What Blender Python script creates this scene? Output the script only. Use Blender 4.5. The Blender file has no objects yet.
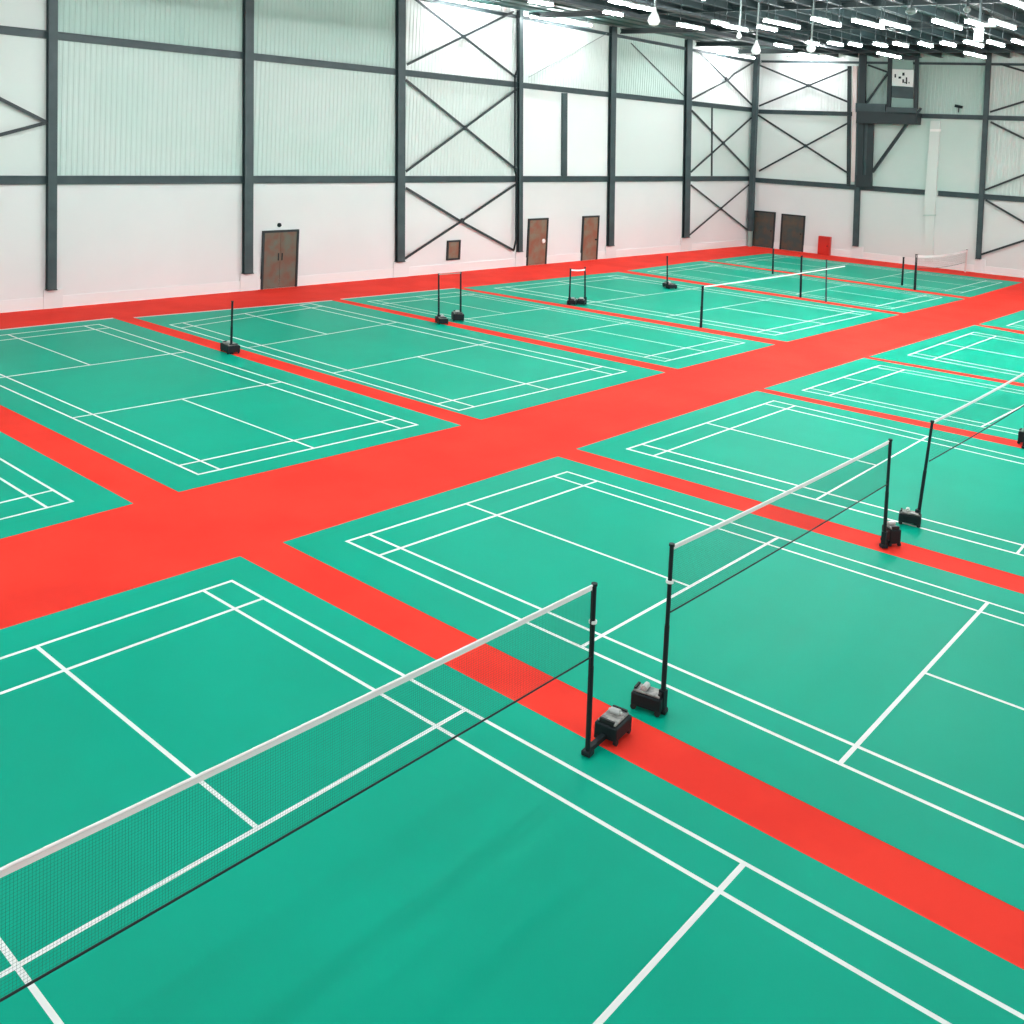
import bpy, bmesh, math, random
import numpy as np
from mathutils import Vector, Matrix
random.seed(7)
C = bpy.context.scene.collection
S = bpy.context.scene

# ------------------------------------------------------------------ camera
F, CX, CY = 1078.7476, -30.6794, -328.8512
CAM = np.array([-9.8005, -13.3446, 7.3659])
YAW, PITCH, ROLL = 0.8488, 0.0600, 0.0470
def basis():
    cy, sy = math.cos(YAW), math.sin(YAW); cp, sp = math.cos(PITCH), math.sin(PITCH)
    fw = np.array([sy*cp, cy*cp, -sp]); r = np.array([cy, -sy, 0.0]); u = np.cross(r, fw)
    c, s = math.cos(ROLL), math.sin(ROLL)
    return c*r+s*u, -s*r+c*u, fw
RR, UU, FW = basis()
cam = bpy.data.cameras.new('camera'); co = bpy.data.objects.new('camera', cam); C.objects.link(co)
cam.sensor_width = 36; cam.lens = F/1024*36; cam.shift_x = -CX/1024; cam.shift_y = CY/1024
cam.clip_end = 500
m = Matrix(((RR[0], UU[0], -FW[0], CAM[0]), (RR[1], UU[1], -FW[1], CAM[1]), (RR[2], UU[2], -FW[2], CAM[2]), (0, 0, 0, 1)))
co.matrix_world = m
S.camera = co

def ray(px, py):
    return RR*((px-512-CX)/F) - UU*((py-512-CY)/F) + FW
def fl(px, py, z=0.0):                      # point of the hall at height z
    d = ray(px, py); return CAM + d*((z-CAM[2])/d[2])
def on_plane(px, py, O, n):
    d = ray(px, py); return CAM + d*(((O-CAM)@n)/(d@n))

# ------------------------------------------------------------------ materials
def srgb(r, g, b):
    f = lambda c: (c/255/12.92) if c/255 <= .04045 else ((c/255+.055)/1.055)**2.4
    return (f(r), f(g), f(b), 1)
def mat(name, col, rough=.5, metal=0, spec=.5, noise=0, nscale=3.0, col2=None, bump=0, bscale=60, emit=None, estr=0, ramp=(.4, .6)):
    m = bpy.data.materials.new(name); m.use_nodes = True
    nt = m.node_tree; b = nt.nodes['Principled BSDF']
    b.inputs['Base Color'].default_value = col; b.inputs['Roughness'].default_value = rough
    b.inputs['Metallic'].default_value = metal; b.inputs['Specular IOR Level'].default_value = spec
    tc = nt.nodes.new('ShaderNodeTexCoord')
    if col2 is not None:
        n = nt.nodes.new('ShaderNodeTexNoise'); n.inputs['Scale'].default_value = nscale; n.inputs['Detail'].default_value = 5
        nt.links.new(tc.outputs['Object'], n.inputs['Vector'])
        r = nt.nodes.new('ShaderNodeValToRGB'); r.color_ramp.elements[0].position = ramp[0]; r.color_ramp.elements[1].position = ramp[1]
        r.color_ramp.elements[0].color = col; r.color_ramp.elements[1].color = col2
        nt.links.new(n.outputs['Fac'], r.inputs['Fac']); nt.links.new(r.outputs['Color'], b.inputs['Base Color'])
    if bump:
        n2 = nt.nodes.new('ShaderNodeTexNoise'); n2.inputs['Scale'].default_value = bscale; n2.inputs['Detail'].default_value = 3
        nt.links.new(tc.outputs['Object'], n2.inputs['Vector'])
        bp = nt.nodes.new('ShaderNodeBump'); bp.inputs['Strength'].default_value = bump; bp.inputs['Distance'].default_value = .01
        nt.links.new(n2.outputs['Fac'], bp.inputs['Height']); nt.links.new(bp.outputs['Normal'], b.inputs['Normal'])
    if emit: b.inputs['Emission Color'].default_value = emit; b.inputs['Emission Strength'].default_value = estr
    return m
M = {}
M['red'] = mat('red_sports_carpet', srgb(250, 58, 42), .8, spec=.18, col2=srgb(240, 50, 36), nscale=.5, bump=.25, bscale=90)
M['green'] = mat('green_court_mat', srgb(0, 165, 136), .4, spec=.04, col2=srgb(0, 170, 141), nscale=.35, bump=.06, bscale=150)
M['line'] = mat('white_line_paint', srgb(238, 240, 238), .5)
M['white'] = mat('white_plaster', srgb(226, 229, 229), .75, col2=srgb(222, 226, 226), nscale=.25, spec=.3)
M['white2'] = mat('white_plaster_cool', srgb(212, 222, 220), .75, col2=srgb(218, 224, 222), nscale=.2, spec=.3)
M['skirt'] = mat('white_skirting', srgb(230, 233, 233), .6)
M['teal'] = mat('pale_teal_cladding', srgb(178, 204, 196), .6, col2=srgb(192, 212, 206), nscale=.18, spec=.3)
M['teal2'] = mat('light_teal_cladding', srgb(196, 215, 209), .6, col2=srgb(208, 220, 216), nscale=.2, spec=.3)
M['bright'] = mat('bright_white_cladding', srgb(238, 241, 240), .6, spec=.3)
M['pale'] = mat('pale_grey_cladding', srgb(216, 224, 221), .6, spec=.3)
M['steel'] = mat('dark_grey_painted_steel', srgb(50, 68, 72), .5, col2=srgb(60, 77, 80), nscale=1.5)
M['steel_dark'] = mat('darker_painted_steel', srgb(30, 44, 48), .5)
M['brace'] = mat('brace_steel', srgb(36, 48, 52), .5)
M['cable'] = mat('pale_grey_cable', srgb(150, 160, 158), .5)
M['door'] = mat('worn_brown_door', srgb(96, 98, 86), .5, col2=srgb(112, 78, 62), nscale=2.2)
M['door_red'] = mat('worn_red_brown_door', srgb(126, 116, 98), .5, col2=srgb(138, 86, 66), nscale=1.8)
M['door_dark'] = mat('dark_brown_door', srgb(56, 72, 70), .5, col2=srgb(84, 74, 62), nscale=2.0)
M['frame'] = mat('dark_door_frame', srgb(24, 36, 40), .5)
M['black'] = mat('black_metal', srgb(20, 32, 36), .55, spec=.25)
M['rubber'] = mat('black_rubber', srgb(18, 22, 24), .7)
M['grey_iron'] = mat('grey_weight', srgb(110, 112, 112), .45, col2=srgb(160, 158, 152), nscale=14)
M['silver'] = mat('silver_winch', srgb(205, 207, 205), .3, metal=.4)
M['tape'] = mat('white_net_tape', srgb(250, 250, 250), .6)
M['net'] = mat('dark_net_string', srgb(6, 62, 48), .8)
M['net_pale'] = mat('pale_net_string', srgb(190, 170, 170), .8)
M['redbox'] = mat('red_cabinet_enamel', srgb(196, 38, 28), .35)
M['deck'] = mat('dark_green_grey_roof_deck', srgb(52, 88, 84), .5, col2=srgb(40, 72, 70), nscale=.3)
M['beam'] = mat('roof_steel', srgb(26, 44, 46), .5)
M['purlin'] = mat('purlin_steel', srgb(30, 50, 52), .45)
M['tube'] = mat('lit_tube', srgb(250, 252, 250), .5, emit=(.96, 1, 1, 1), estr=84)
M['globe'] = mat('lit_globe', srgb(190, 200, 196), .4, emit=(1, 1, .97, 1), estr=.12)
M['lampbody'] = mat('white_lamp_housing', srgb(120, 132, 130), .5)
M['pink'] = mat('pale_pink_pipe', srgb(226, 205, 202), .5)
M['sign'] = mat('white_sign_face', srgb(245, 245, 243), .4)
M['glass'] = mat('teal_grey_panel', srgb(140, 170, 162), .3)
M['duct'] = mat('pale_duct_sheet', srgb(214, 224, 220), .5)

# ------------------------------------------------------------------ helpers
def obj(name, bm, material, parent=None):
    me = bpy.data.meshes.new(name); bmesh.ops.recalc_face_normals(bm, faces=bm.faces[:]); bm.to_mesh(me); bm.free()
    for mm in (material if isinstance(material, list) else [material]): me.materials.append(mm)
    o = bpy.data.objects.new(name, me); C.objects.link(o)
    if parent: o.parent = parent
    return o
def tag(o, label, cat, group=None, kind=None):
    if label: o['label'] = label
    if cat: o['category'] = cat
    if group: o['group'] = group
    if kind: o['kind'] = kind
    return o
def thing(name, loc, label, cat, group=None, rz=0):
    o = bpy.data.objects.new(name, None); C.objects.link(o); o.location = Vector(loc); o.rotation_euler = (0, 0, rz)
    o.empty_display_size = .2
    return tag(o, label, cat, group)
def hexa(bm, f, b, mi=0):                 # front quad f, back quad b
    v = [bm.verts.new(p) for p in list(f)+list(b)]
    fs = [(0, 1, 2, 3), (7, 6, 5, 4), (0, 4, 5, 1), (1, 5, 6, 2), (2, 6, 7, 3), (3, 7, 4, 0)]
    for q in fs:
        fc = bm.faces.new([v[i] for i in q]); fc.material_index = mi
def box(bm, c, s, rz=0, mi=0):
    R = Matrix.Rotation(rz, 3, 'Z'); c = Vector(c)
    g = lambda x, y, z: c + R @ Vector((x*s[0]/2, y*s[1]/2, z*s[2]/2))
    hexa(bm, [g(-1, -1, -1), g(1, -1, -1), g(1, 1, -1), g(-1, 1, -1)], [g(-1, -1, 1), g(1, -1, 1), g(1, 1, 1), g(-1, 1, 1)], mi)
def bevel(bm, w=.01, seg=2):
    bmesh.ops.bevel(bm, geom=bm.edges[:], offset=w, segments=seg, affect='EDGES', profile=.5); return bm
def bar(bm, a, b, w, h, up=(0, 0, 1), mi=0):
    a, b, up = Vector(a), Vector(b), Vector(up); d = (b-a).normalized()
    s = d.cross(up).normalized()*w/2; u = s.cross(d).normalized()*h/2
    hexa(bm, [a-s-u, a+s-u, a+s+u, a-s+u], [b-s-u, b+s-u, b+s+u, b-s+u], mi)
def tube(bm, a, b, r0, r1=None, n=12):
    r1 = r0 if r1 is None else r1; a, b = Vector(a), Vector(b); d = (b-a).normalized()
    t = Vector((1, 0, 0)) if abs(d.x) < .9 else Vector((0, 1, 0)); x = d.cross(t).normalized(); y = d.cross(x)
    A = [bm.verts.new(a+(x*math.cos(k*2*math.pi/n)+y*math.sin(k*2*math.pi/n))*r0) for k in range(n)]
    B = [bm.verts.new(b+(x*math.cos(k*2*math.pi/n)+y*math.sin(k*2*math.pi/n))*r1) for k in range(n)]
    for k in range(n): bm.faces.new((A[k], A[(k+1) % n], B[(k+1) % n], B[k]))
    bm.faces.new(A[::-1]); bm.faces.new(B)
def lathe(bm, c, prof, n=16):
    c = Vector(c); rings = []
    for r, z in prof: rings.append([bm.verts.new(c+Vector((r*math.cos(k*2*math.pi/n), r*math.sin(k*2*math.pi/n), z))) for k in range(n)])
    for i in range(len(rings)-1):
        for k in range(n): bm.faces.new((rings[i][k], rings[i][(k+1) % n], rings[i+1][(k+1) % n], rings[i+1][k]))
    bm.faces.new(rings[0][::-1]); bm.faces.new(rings[-1])
NB = bmesh.new

# ------------------------------------------------------------------ walls as planes
class Wall:
    def __init__(s, a, b):
        s.O = fl(*a); B = fl(*b); s.O[2] = 0; B[2] = 0
        s.t = (B-s.O)/np.linalg.norm(B-s.O); s.n = np.array([s.t[1], -s.t[0], 0])
        if (CAM-s.O)@s.n < 0: s.n = -s.n
    def at(s, px, py, d=0.0):             # -> (along, z)
        P = on_plane(px, py, s.O+s.n*d, s.n); return (P-s.O)@s.t, P[2]
    def P(s, u, z, d=0.0): return Vector(s.O+s.t*u+s.n*d+np.array([0, 0, z]))
    def W(s, px, py, d=0.0): return s.P(*s.at(px, py, d), d)
    def slab(s, bm, pts, d0, d1, mi=0):   # pixel quad, thickness from d0 to d1 off the wall
        q = [s.at(px, py, d1) for px, py in pts]
        hexa(bm, [s.P(u, z, d1) for u, z in q], [s.P(u, z, d0) for u, z in q], mi)
    def ub(s, bm, u0, u1, z0, z1, d0, d1, mi=0):
        q = [(u0, z0), (u1, z0), (u1, z1), (u0, z1)]
        hexa(bm, [s.P(u, z, d1) for u, z in q], [s.P(u, z, d0) for u, z in q], mi)
L = Wall((0, 312.8), (748, 245.6))
R = Wall((751, 245.8), (1024, 278))
# where the two walls meet
A_ = np.array([[L.t[0], -R.t[0]], [L.t[1], -R.t[1]]]); sol = np.linalg.solve(A_, (R.O-L.O)[:2]); LC, RC = sol[0], sol[1]
# ceiling plane through three eaves points
def eave(w, px, py): u, z = w.at(px, py); return np.array(w.P(u, z))
E1, E2, E3 = eave(L, 752, 50.5), eave(L, 518, 9.5), eave(R, 985, 52)
cn = np.cross(E2-E1, E3-E1); cn /= cn[2]
def ceil_z(x, y): return E1[2]-((x-E1[0])*cn[0]+(y-E1[1])*cn[1])
def wall_top(w, u): p = w.P(u, 0); return ceil_z(p.x, p.y)

# ------------------------------------------------------------------ floor
bm = NB(); X0, X1, Y0, Y1 = -30, 58, -30, 32
v = [bm.verts.new(p) for p in ((X0, Y0, 0), (X1, Y0, 0), (X1, Y1, 0), (X0, Y1, 0))]; bm.faces.new(v)
tag(obj('floor', bm, M['red']), 'red carpet floor running in wide and narrow aisles between the green mats', 'floor', kind='structure')

# ------------------------------------------------------------------ courts
MW, ML = 7.5, 15.1
LU = {'dl': 0, 'sl': .46, 'c': 3.05, 'sr': 5.64, 'dr': 6.1}
LV = {'b': 0, 'l': .76, 's': 4.72, 'S': 8.68, 'L': 12.64, 'B': 13.4}
OBS = {
 'D0': [('dr','b',72.5,502),('dr','l',52.5,490.5)],
}
# surveyed courts: plane map of the painted lines, then singles inset, centre, long line, short lines
HC = {
 'A': [89.74311, 37.84774, -220.9742, 13.93234, -7.526851, 733.3262, 0.06688175, -0.06267474, 0.5295, 2.948, 0.8208, 4.9049, 8.5372],
 'B': [63.01285, 24.77842, 347.0444, 10.977, -3.894848, 541.6296, 0.04742285, -0.03920128, 0.4826, 2.9031, 0.79966, 4.9241, 8.5391],
 'C': [59.79405, 26.51859, 627.3957, 10.64321, 2.209633, 449.2188, 0.04625776, -0.01757285, 0.4779, 2.9069, 0.6808, 4.6134, 8.7744],
 'E': [39.38643, -15.82984, 458.9873, 0.7863362, 4.573313, 410.6028, 0.01924473, 0.03375218, 0.5158, 3.1142, 0.7183, 4.6526, 8.7373],
 'D': [48.36811, -24.60239, 198.277, 4.584244, 2.587223, 474.7383, 0.02996773, 0.03532426, 0.5258, 2.9737, 0.6373, 4.6423, 8.7768],
}
STD = [.48, 2.97, .76, 4.78, 8.62]
def f2(p): return fl(*p)[:2]
def unit(a): return a/np.linalg.norm(a)
def row1(ul, ule, ur=None, ure=None, aisle=None):
    # corners far-left, far-right then near ones found by running down the edge
    UL = f2(ul) if ul else None; UR = f2(ur) if ur else None
    if UL is None: UL = UR+unit(f2(aisle)-UR)*MW; dl = dr = unit(f2(ure)-UR)
    elif UR is None: UR = UL+unit(f2(aisle)-UL)*MW; dl = dr = unit(f2(ule)-UL)
    else: dl = unit(f2(ule)-UL); dr = unit(f2(ure)-UR)
    return [UL, UR, UL+dl*ML, UR+dr*ML]           # (u0v0, u1v0, u0v1, u1v1)
def row2(nl, nr, fL, fr): return [f2(nl), f2(nr), f2(fL), f2(fr)]
mats = {
 'A': row1(None, None, (240, 556.5), (1024, 970.5), (0, 630)),
 'B': row1((283, 542.5), (1024, 911.8), (558, 456.7), (1024, 594.5)),
 'C': row1((576.5, 449), (1024, 577), (757, 391), (1019, 448)),
 'C2': row1((764, 388.6), (1024, 442), (864, 358), (1024, 387)),
 'C3': row1((869, 356.8), (1024, 383.5), (974.5, 325.2), (1024, 334.5)),
 'C4': row1((979, 324.3), (1024, 331.2), None, None, (1024, 310)),
 'E': row2((481, 419.7), (665, 372.5), (135, 318), (333, 300.8)),
 'F': row2((678, 369), (775, 344.7), (342, 299.5), (456, 288.5)),
 'G': row2((787, 341.8), (899, 315), (463, 287.8), (618, 272)),
 'H': row2((904, 313.3), (965, 299), (627, 270.7), (701, 261)),
 'I': row2((970, 297.3), (1022, 282.5), (707, 260.5), (768, 253.5)),
}
nl, nr, fr = f2((178.7, 492)), f2((461, 425.5)), f2((114, 318.5))
mats['D'] = [nl, nr, nl+unit(f2((0, 404.7))-nl)*np.linalg.norm(fr-nr), fr]
nr = f2((133, 503.7)); d_ = unit(f2((0, 431.5))-nr); a_ = unit(f2((0, 539.0))-nr)
mats['D0'] = [nr+a_*MW, nr, nr+a_*MW+d_*ML, nr+d_*ML]
def bil(c, u, v):                         # u, v in metres on the mat
    s, t = u/MW, v/ML
    return c[0]*(1-s)*(1-t)+c[1]*s*(1-t)+c[2]*(1-s)*t+c[3]*s*t
def court_map(key):
    if key in HC:
        h = HC[key]
        def g(u, v):
            w = h[6]*u+h[7]*v+1; return fl((h[0]*u+h[1]*v+h[2])/w, (h[3]*u+h[4]*v+h[5])/w)[:2]
        return g
    c = mats[key]; pr = [(u, v, bil(c, u+.7, v+.85), (.12) if key in OBS else 1) for u in (0, 3.05, 6.1) for v in (0, 4.7, 8.7, 13.4)]
    for a, b, px, py in OBS.get(key, []): pr.append((LU[a], LV[b], f2((px, py)), 1.0 if key != 'D0' else .5))
    A, B = [], []
    for u, v, p, w in pr:
        w = w*10/np.linalg.norm(p-CAM[:2])**1.5
        A.append([w*u, w*v, w, 0, 0, 0, -w*u*p[0], -w*v*p[0]]); B.append(w*p[0])
        A.append([0, 0, 0, w*u, w*v, w, -w*u*p[1], -w*v*p[1]]); B.append(w*p[1])
    h = np.linalg.lstsq(np.array(A), np.array(B), rcond=None)[0]
    return lambda u, v: np.array([h[0]*u+h[1]*v+h[2], h[3]*u+h[4]*v+h[5]])/(h[6]*u+h[7]*v+1)
MATLAB = {
 'A': 'large green badminton court mat filling the bottom left foreground',
 'B': 'green badminton court mat under the second net from the front, right foreground',
 'C': 'green court mat right of centre under the net cut by the right edge',
 'C2': 'green court mat at the right edge, fourth in the near row, beyond the cut-off net',
 'C3': 'pale green court mat at right edge, fifth in the near row',
 'C4': 'smallest sliver of green court mat at the right edge',
 'D0': 'corner of a green court mat cut by the left edge of the picture',
 'D': 'green court mat at left in the far row, left of the lone black post',
 'E': 'green court mat in the far row between the single post and the pair of posts',
 'F': 'narrow green court mat in the far row, third from the left wall columns',
 'G': 'green court mat in the far row with a white-topped net over it',
 'H': 'green court mat in the far row, second from the far end wall',
 'I': 'dark green court mat nearest the far end wall',
}
LW = .055
def line_quad(bm, cm, u0, v0, u1, v1, z=.0075, w=LW):
    # a painted strip between two court points, width inside the court
    du, dv = (0, w/2) if abs(u1-u0) > abs(v1-v0) else (w/2, 0)
    P = [cm(u0-du, v0-dv), cm(u1-du, v1-dv), cm(u1+du, v1+dv), cm(u0+du, v0+dv)]
    top = [Vector((p[0], p[1], z)) for p in P]; bot = [Vector((p[0], p[1], .005)) for p in P]
    hexa(bm, top, bot)
CM = {}
for key, c in mats.items():
    bm = NB(); q = [c[0], c[1], c[3], c[2]]
    hexa(bm, [Vector((p[0], p[1], .006)) for p in q], [Vector((p[0], p[1], 0)) for p in q])
    o = obj('badminton_court_mat', bm, M['green']); tag(o, MATLAB[key], 'court mat', 'green badminton court mats')
    cm = court_map(key); CM[key] = cm; bm = NB(); h = LW/2
    sl, uc, vl, vs, vS = HC[key][8:] if key in HC else STD
    for u in (0, sl, 6.1-sl, 6.1): line_quad(bm, cm, u, -h, u, 13.4+h, .0075)
    for v in (0, vl, vs, vS, 13.4-vl, 13.4): line_quad(bm, cm, -h, v, 6.1+h, v, .0077)
    line_quad(bm, cm, uc, 0, uc, vs, .0076); line_quad(bm, cm, uc, vS, uc, 13.4, .0076)
    lo = obj('court_lines', bm, M['line'], o); lo['label'] = 'white painted court lines'
    if key in ('D', 'E', 'F'):
        bm = NB(); a, b = Vector((*c[2], 0)), Vector((*c[3], 0)); bar(bm, a+Vector((0, .05, .004)), b+Vector((0, .05, .004)), .12, .008)
        e = obj('edge_tape', bm, M['pink'], o); e['label'] = 'pale tape along the far edge'

# ------------------------------------------------------------------ columns on the left wall
# (bottom left x, bottom right x, bottom y, top left x, top right x, top y, label)
LCOL = [
 (47.2, 57.6, 290, 48.2, 58.8, 0, 'dark grey steel column at far left, nearest the left edge of the picture'),
 (244.2, 253.8, 273.5, 244.6, 254.9, 0, 'dark grey steel column just left of the brown double door'),
 (397.3, 405.6, 261.8, 398, 406.6, 0, 'dark grey steel column at the left side of the tall cross-braced bay'),
 (519, 523.2, 251.6, 519.4, 523.8, 16, 'slim grey steel column with a black pipe beside it'),
 (609.2, 614.4, 245.8, 611.5, 618, 28, 'dark grey steel column right of the second single brown door'),
 (684.5, 690, 237.5, 687, 693.5, 42, 'dark grey steel column left of the cross-braced bay beside the hall corner'),
]
def h_column(w, b, t, label, dep=.22, zt=None):
    # b, t = (xl, xr, y); steel H profile: two flanges and a web
    f0, f1 = w.at(b[0], b[2], dep), w.at(b[1], b[2], dep); g0, g1 = w.at(t[0], t[2], dep), w.at(t[1], t[2], dep)
    zb = f0[1]; z1 = (g0[1]+g1[1])/2; uc0, uc1 = (f0[0]+f1[0])/2, (g0[0]+g1[0])/2
    wd = ((f1[0]-f0[0])+(g1[0]-g0[0]))/2; wd = abs(wd)*.86
    if zt is None: zt = wall_top(w, uc1)-.03
    k = (uc1-uc0)/(z1-zb); ut = uc0+k*(zt-zb)
    base = w.P(uc0, zb, 0); e = thing('steel_column', base, label, 'column', 'steel wall columns')
    def sl(name, hw, d0, d1, mm):
        bm = NB(); q = [(uc0-hw, zb), (uc0+hw, zb), (ut+hw, zt), (ut-hw, zt)]
        hexa(bm, [w.P(u, z, d1)-base for u, z in q], [w.P(u, z, d0)-base for u, z in q]); obj(name, bm, mm, e)
    sl('flange', wd/2, dep-.03, dep, M['steel']); sl('flange', wd/2, .005, .035, M['steel']); sl('web', wd*.12, .035, dep-.03, M['steel_dark'])
    bm = NB(); w.ub(bm, uc0-wd*.56, uc0+wd*.56, zb-.03, zb-.002, .005, dep+.02)
    for vv in bm.verts: vv.co -= base
    obj('base_plate', bm, M['steel_dark'], e)
    return uc0, ut, zb, wd
cols = []
for r in LCOL: cols.append(h_column(L, (r[0], r[1], r[2]), (r[3], r[4], r[5]), r[6]))
corner_u = LC
# corner column stands in the hall corner
P0, P1 = L.W(749.8, 245.8, .3), L.W(757, 56, .3); P0.z = 0; cb = P0; zt = ceil_z(P1.x, P1.y)-.03
tv = (P1-P0)*(zt/P1.z)
cc = thing('steel_column', cb, 'dark grey steel column in the far corner where the two walls meet', 'column', 'steel wall columns')
bm = NB(); bar(bm, tv*(1.0/zt), tv, .3, .3, up=(0, 1, 0)); obj('column_shaft', bm, M['steel'], cc)
bm = NB(); bar(bm, Vector((0, 0, 0)), tv*(1.0/zt), .22, .22, up=(0, 1, 0)); x = obj('column_foot', bm, M['glass'], cc); x['label'] = 'pale grey green foot of the column'
RCOL = [
 (852.3, 857.6, 245.5, 858.2, 865, 58, 'dark grey steel column on the far end wall behind the raised platform'),
 (975, 980.8, 258.3, 985.6, 991.2, 56, 'dark grey steel column on the far end wall near the right edge'),
]
rcols = [h_column(R, (r[0], r[1], r[2]), (r[3], r[4], r[5]), r[6]) for r in RCOL]

# ------------------------------------------------------------------ rails
def rail_fn(w, a, b):
    ua, za = w.at(*a, .1); ub, zb = w.at(*b, .1); k = (zb-za)/(ub-ua); return lambda u: za+k*(u-ua)
LB = rail_fn(L, (0, 180.2), (748, 178.6)); LM = rail_fn(L, (60, 36), (748, 109.3)); LT = rail_fn(L, (522, 17.5), (751, 61))
RB = rail_fn(R, (770, 181), (1020, 199.3)); RM = rail_fn(R, (770, 111.8), (1020, 118.5)); RT = rail_fn(R, (770, 61.5), (1020, 64.5))
U_L0 = -19.0; U_R1 = 30.0
def rail(w, fz, u0, u1, th, label, dep=.12):
    base = w.P(u0, fz(u0)-th/2, 0); bm = NB(); q = [(u0, fz(u0)-th/2), (u1, fz(u1)-th/2), (u1, fz(u1)+th/2), (u0, fz(u0)+th/2)]
    # channel section: web plate with two lips
    hexa(bm, [w.P(u, z, .03) for u, z in q], [w.P(u, z, .003) for u, z in q])
    for s in (0, 1):
        za = [(u0, fz(u0)+(s-.5)*th-(s*.03)), (u1, fz(u1)+(s-.5)*th-(s*.03)), (u1, fz(u1)+(s-.5)*th-(s*.03)+.03), (u0, fz(u0)+(s-.5)*th-(s*.03)+.03)]
        hexa(bm, [w.P(u, z, dep) for u, z in za], [w.P(u, z, .03) for u, z in za])
    o = obj('wall_rail', bm, M['steel']); tag(o, label, 'rail', 'horizontal steel wall rails')
rail(L, LB, U_L0, LC-.1, .30, 'lowest long grey steel rail along the left wall, above the doors')
rail(L, LM, U_L0, LC-.1, .28, 'middle sloping-looking grey steel rail along the left wall')
rail(L, LT, cols[2][1], LC-.1, .16, 'thin top grey rail just under the roof on the left wall')
uduct0, uduct1 = R.at(925, 190)[0], R.at(938.5, 190)[0]
rail(R, RB, RC+.1, uduct0, .30, 'lowest grey rail on the far end wall, left of the pale duct')
rail(R, RB, uduct1, U_R1, .30, 'lowest grey rail on the far end wall, right of the pale duct')
rail(R, RM, RC+.1, U_R1, .26, 'middle grey rail on the far end wall')
rail(R, RT, RC+.1, U_R1, .14, 'thin top grey rail on the far end wall')

# ------------------------------------------------------------------ wall surfaces
def panel(bm, w, u0, u1, z0, z1, mi, corr, d=0.0, pitch=.2, depth=.018):
    if not corr:
        vs = [bm.verts.new(p) for p in (w.P(u0, z0(u0), d), w.P(u1, z0(u1), d), w.P(u1, z1(u1), d), w.P(u0, z1(u0), d))]
        bm.faces.new(vs).material_index = mi; return
    n = max(1, int((u1-u0)/pitch)); p = (u1-u0)/n; us = []
    for k in range(n): us += [(u0+k*p, 0), (u0+(k+.45)*p, 0), (u0+(k+.55)*p, -depth), (u0+(k+.9)*p, -depth)]
    us.append((u1, 0)); prev = None
    for u, dd in us:
        a = bm.verts.new(w.P(u, z0(u), d+dd)); b = bm.verts.new(w.P(u, z1(u), d+dd))
        if prev: bm.faces.new((prev[0], a, b, prev[1])).material_index = mi
        prev = (a, b)
WM = [M['white'], M['white2'], M['teal'], M['teal2'], M['bright'], M['pale']]
topL = lambda u: wall_top(L, u)
topR = lambda u: wall_top(R, u)
zero = lambda u: 0.0
bays = [U_L0]+[(c[0]+c[1])/2 for c in cols]+[LC]
#        lower, middle, upper : (material, corrugated)
BL = [[(0, 0), (5, 0), (5, 0)], [(0, 0), (3, 1), (2, 1)], [(0, 0), (3, 1), (2, 1)], [(0, 0), (5, 1), (4, 1)], [(0, 0), (4, 0), (5, 1)], [(0, 0), (5, 0), (2, 1)], [(0, 0), (3, 0), (4, 1)]]
bm = NB()
for i, b in enumerate(BL):
    u0, u1 = bays[i], bays[i+1]
    panel(bm, L, u0, u1, zero, LB, *b[0]); panel(bm, L, u0, u1, LB, LM, *b[1]); panel(bm, L, u0, u1, LM, topL, *b[2])
tag(obj('wall_left', bm, WM), 'long left wall, white plaster below and ribbed pale teal cladding above', 'wall', kind='structure')
rb = [RC]+[(c[0]+c[1])/2 for c in rcols]+[U_R1]
BR = [[(0, 0), (5, 0), (4, 1)], [(1, 0), (3, 0), (2, 1)], [(1, 0), (3, 1), (3, 1)]]
bm = NB()
for i, b in enumerate(BR):
    u0, u1 = rb[i], rb[i+1]
    panel(bm, R, u0, u1, zero, RB, *b[0]); panel(bm, R, u0, u1, RB, RM, *b[1]); panel(bm, R, u0, u1, RM, topR, *b[2])
tag(obj('wall_right', bm, WM), 'far end wall, pale plaster below and ribbed teal cladding above', 'wall', kind='structure')

# skirtings and pilaster plinths below the columns
bm = NB(); L.ub(bm, U_L0, LC, 0, .42, .0, .04)
tag(obj('baseboard_left', bm, M['skirt']), 'low white plinth along the foot of the left wall', 'baseboard', kind='structure')
bm = NB(); R.ub(bm, RC, U_R1, 0, .42, .0, .04)
tag(obj('baseboard_right', bm, M['skirt']), 'low white plinth along the foot of the far end wall', 'baseboard', kind='structure')
for k, c in enumerate(cols+rcols):
    w = L if k < len(cols) else R
    bm = NB(); w.ub(bm, c[0]-c[3]*.75, c[0]+c[3]*1.4, 0, max(.3, c[2]-.035), 0, .07)
    tag(obj('trim_%d' % (k+1), bm, M['white']), 'white plastered stub carrying the wall column above it', 'trim', kind='structure')

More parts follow.
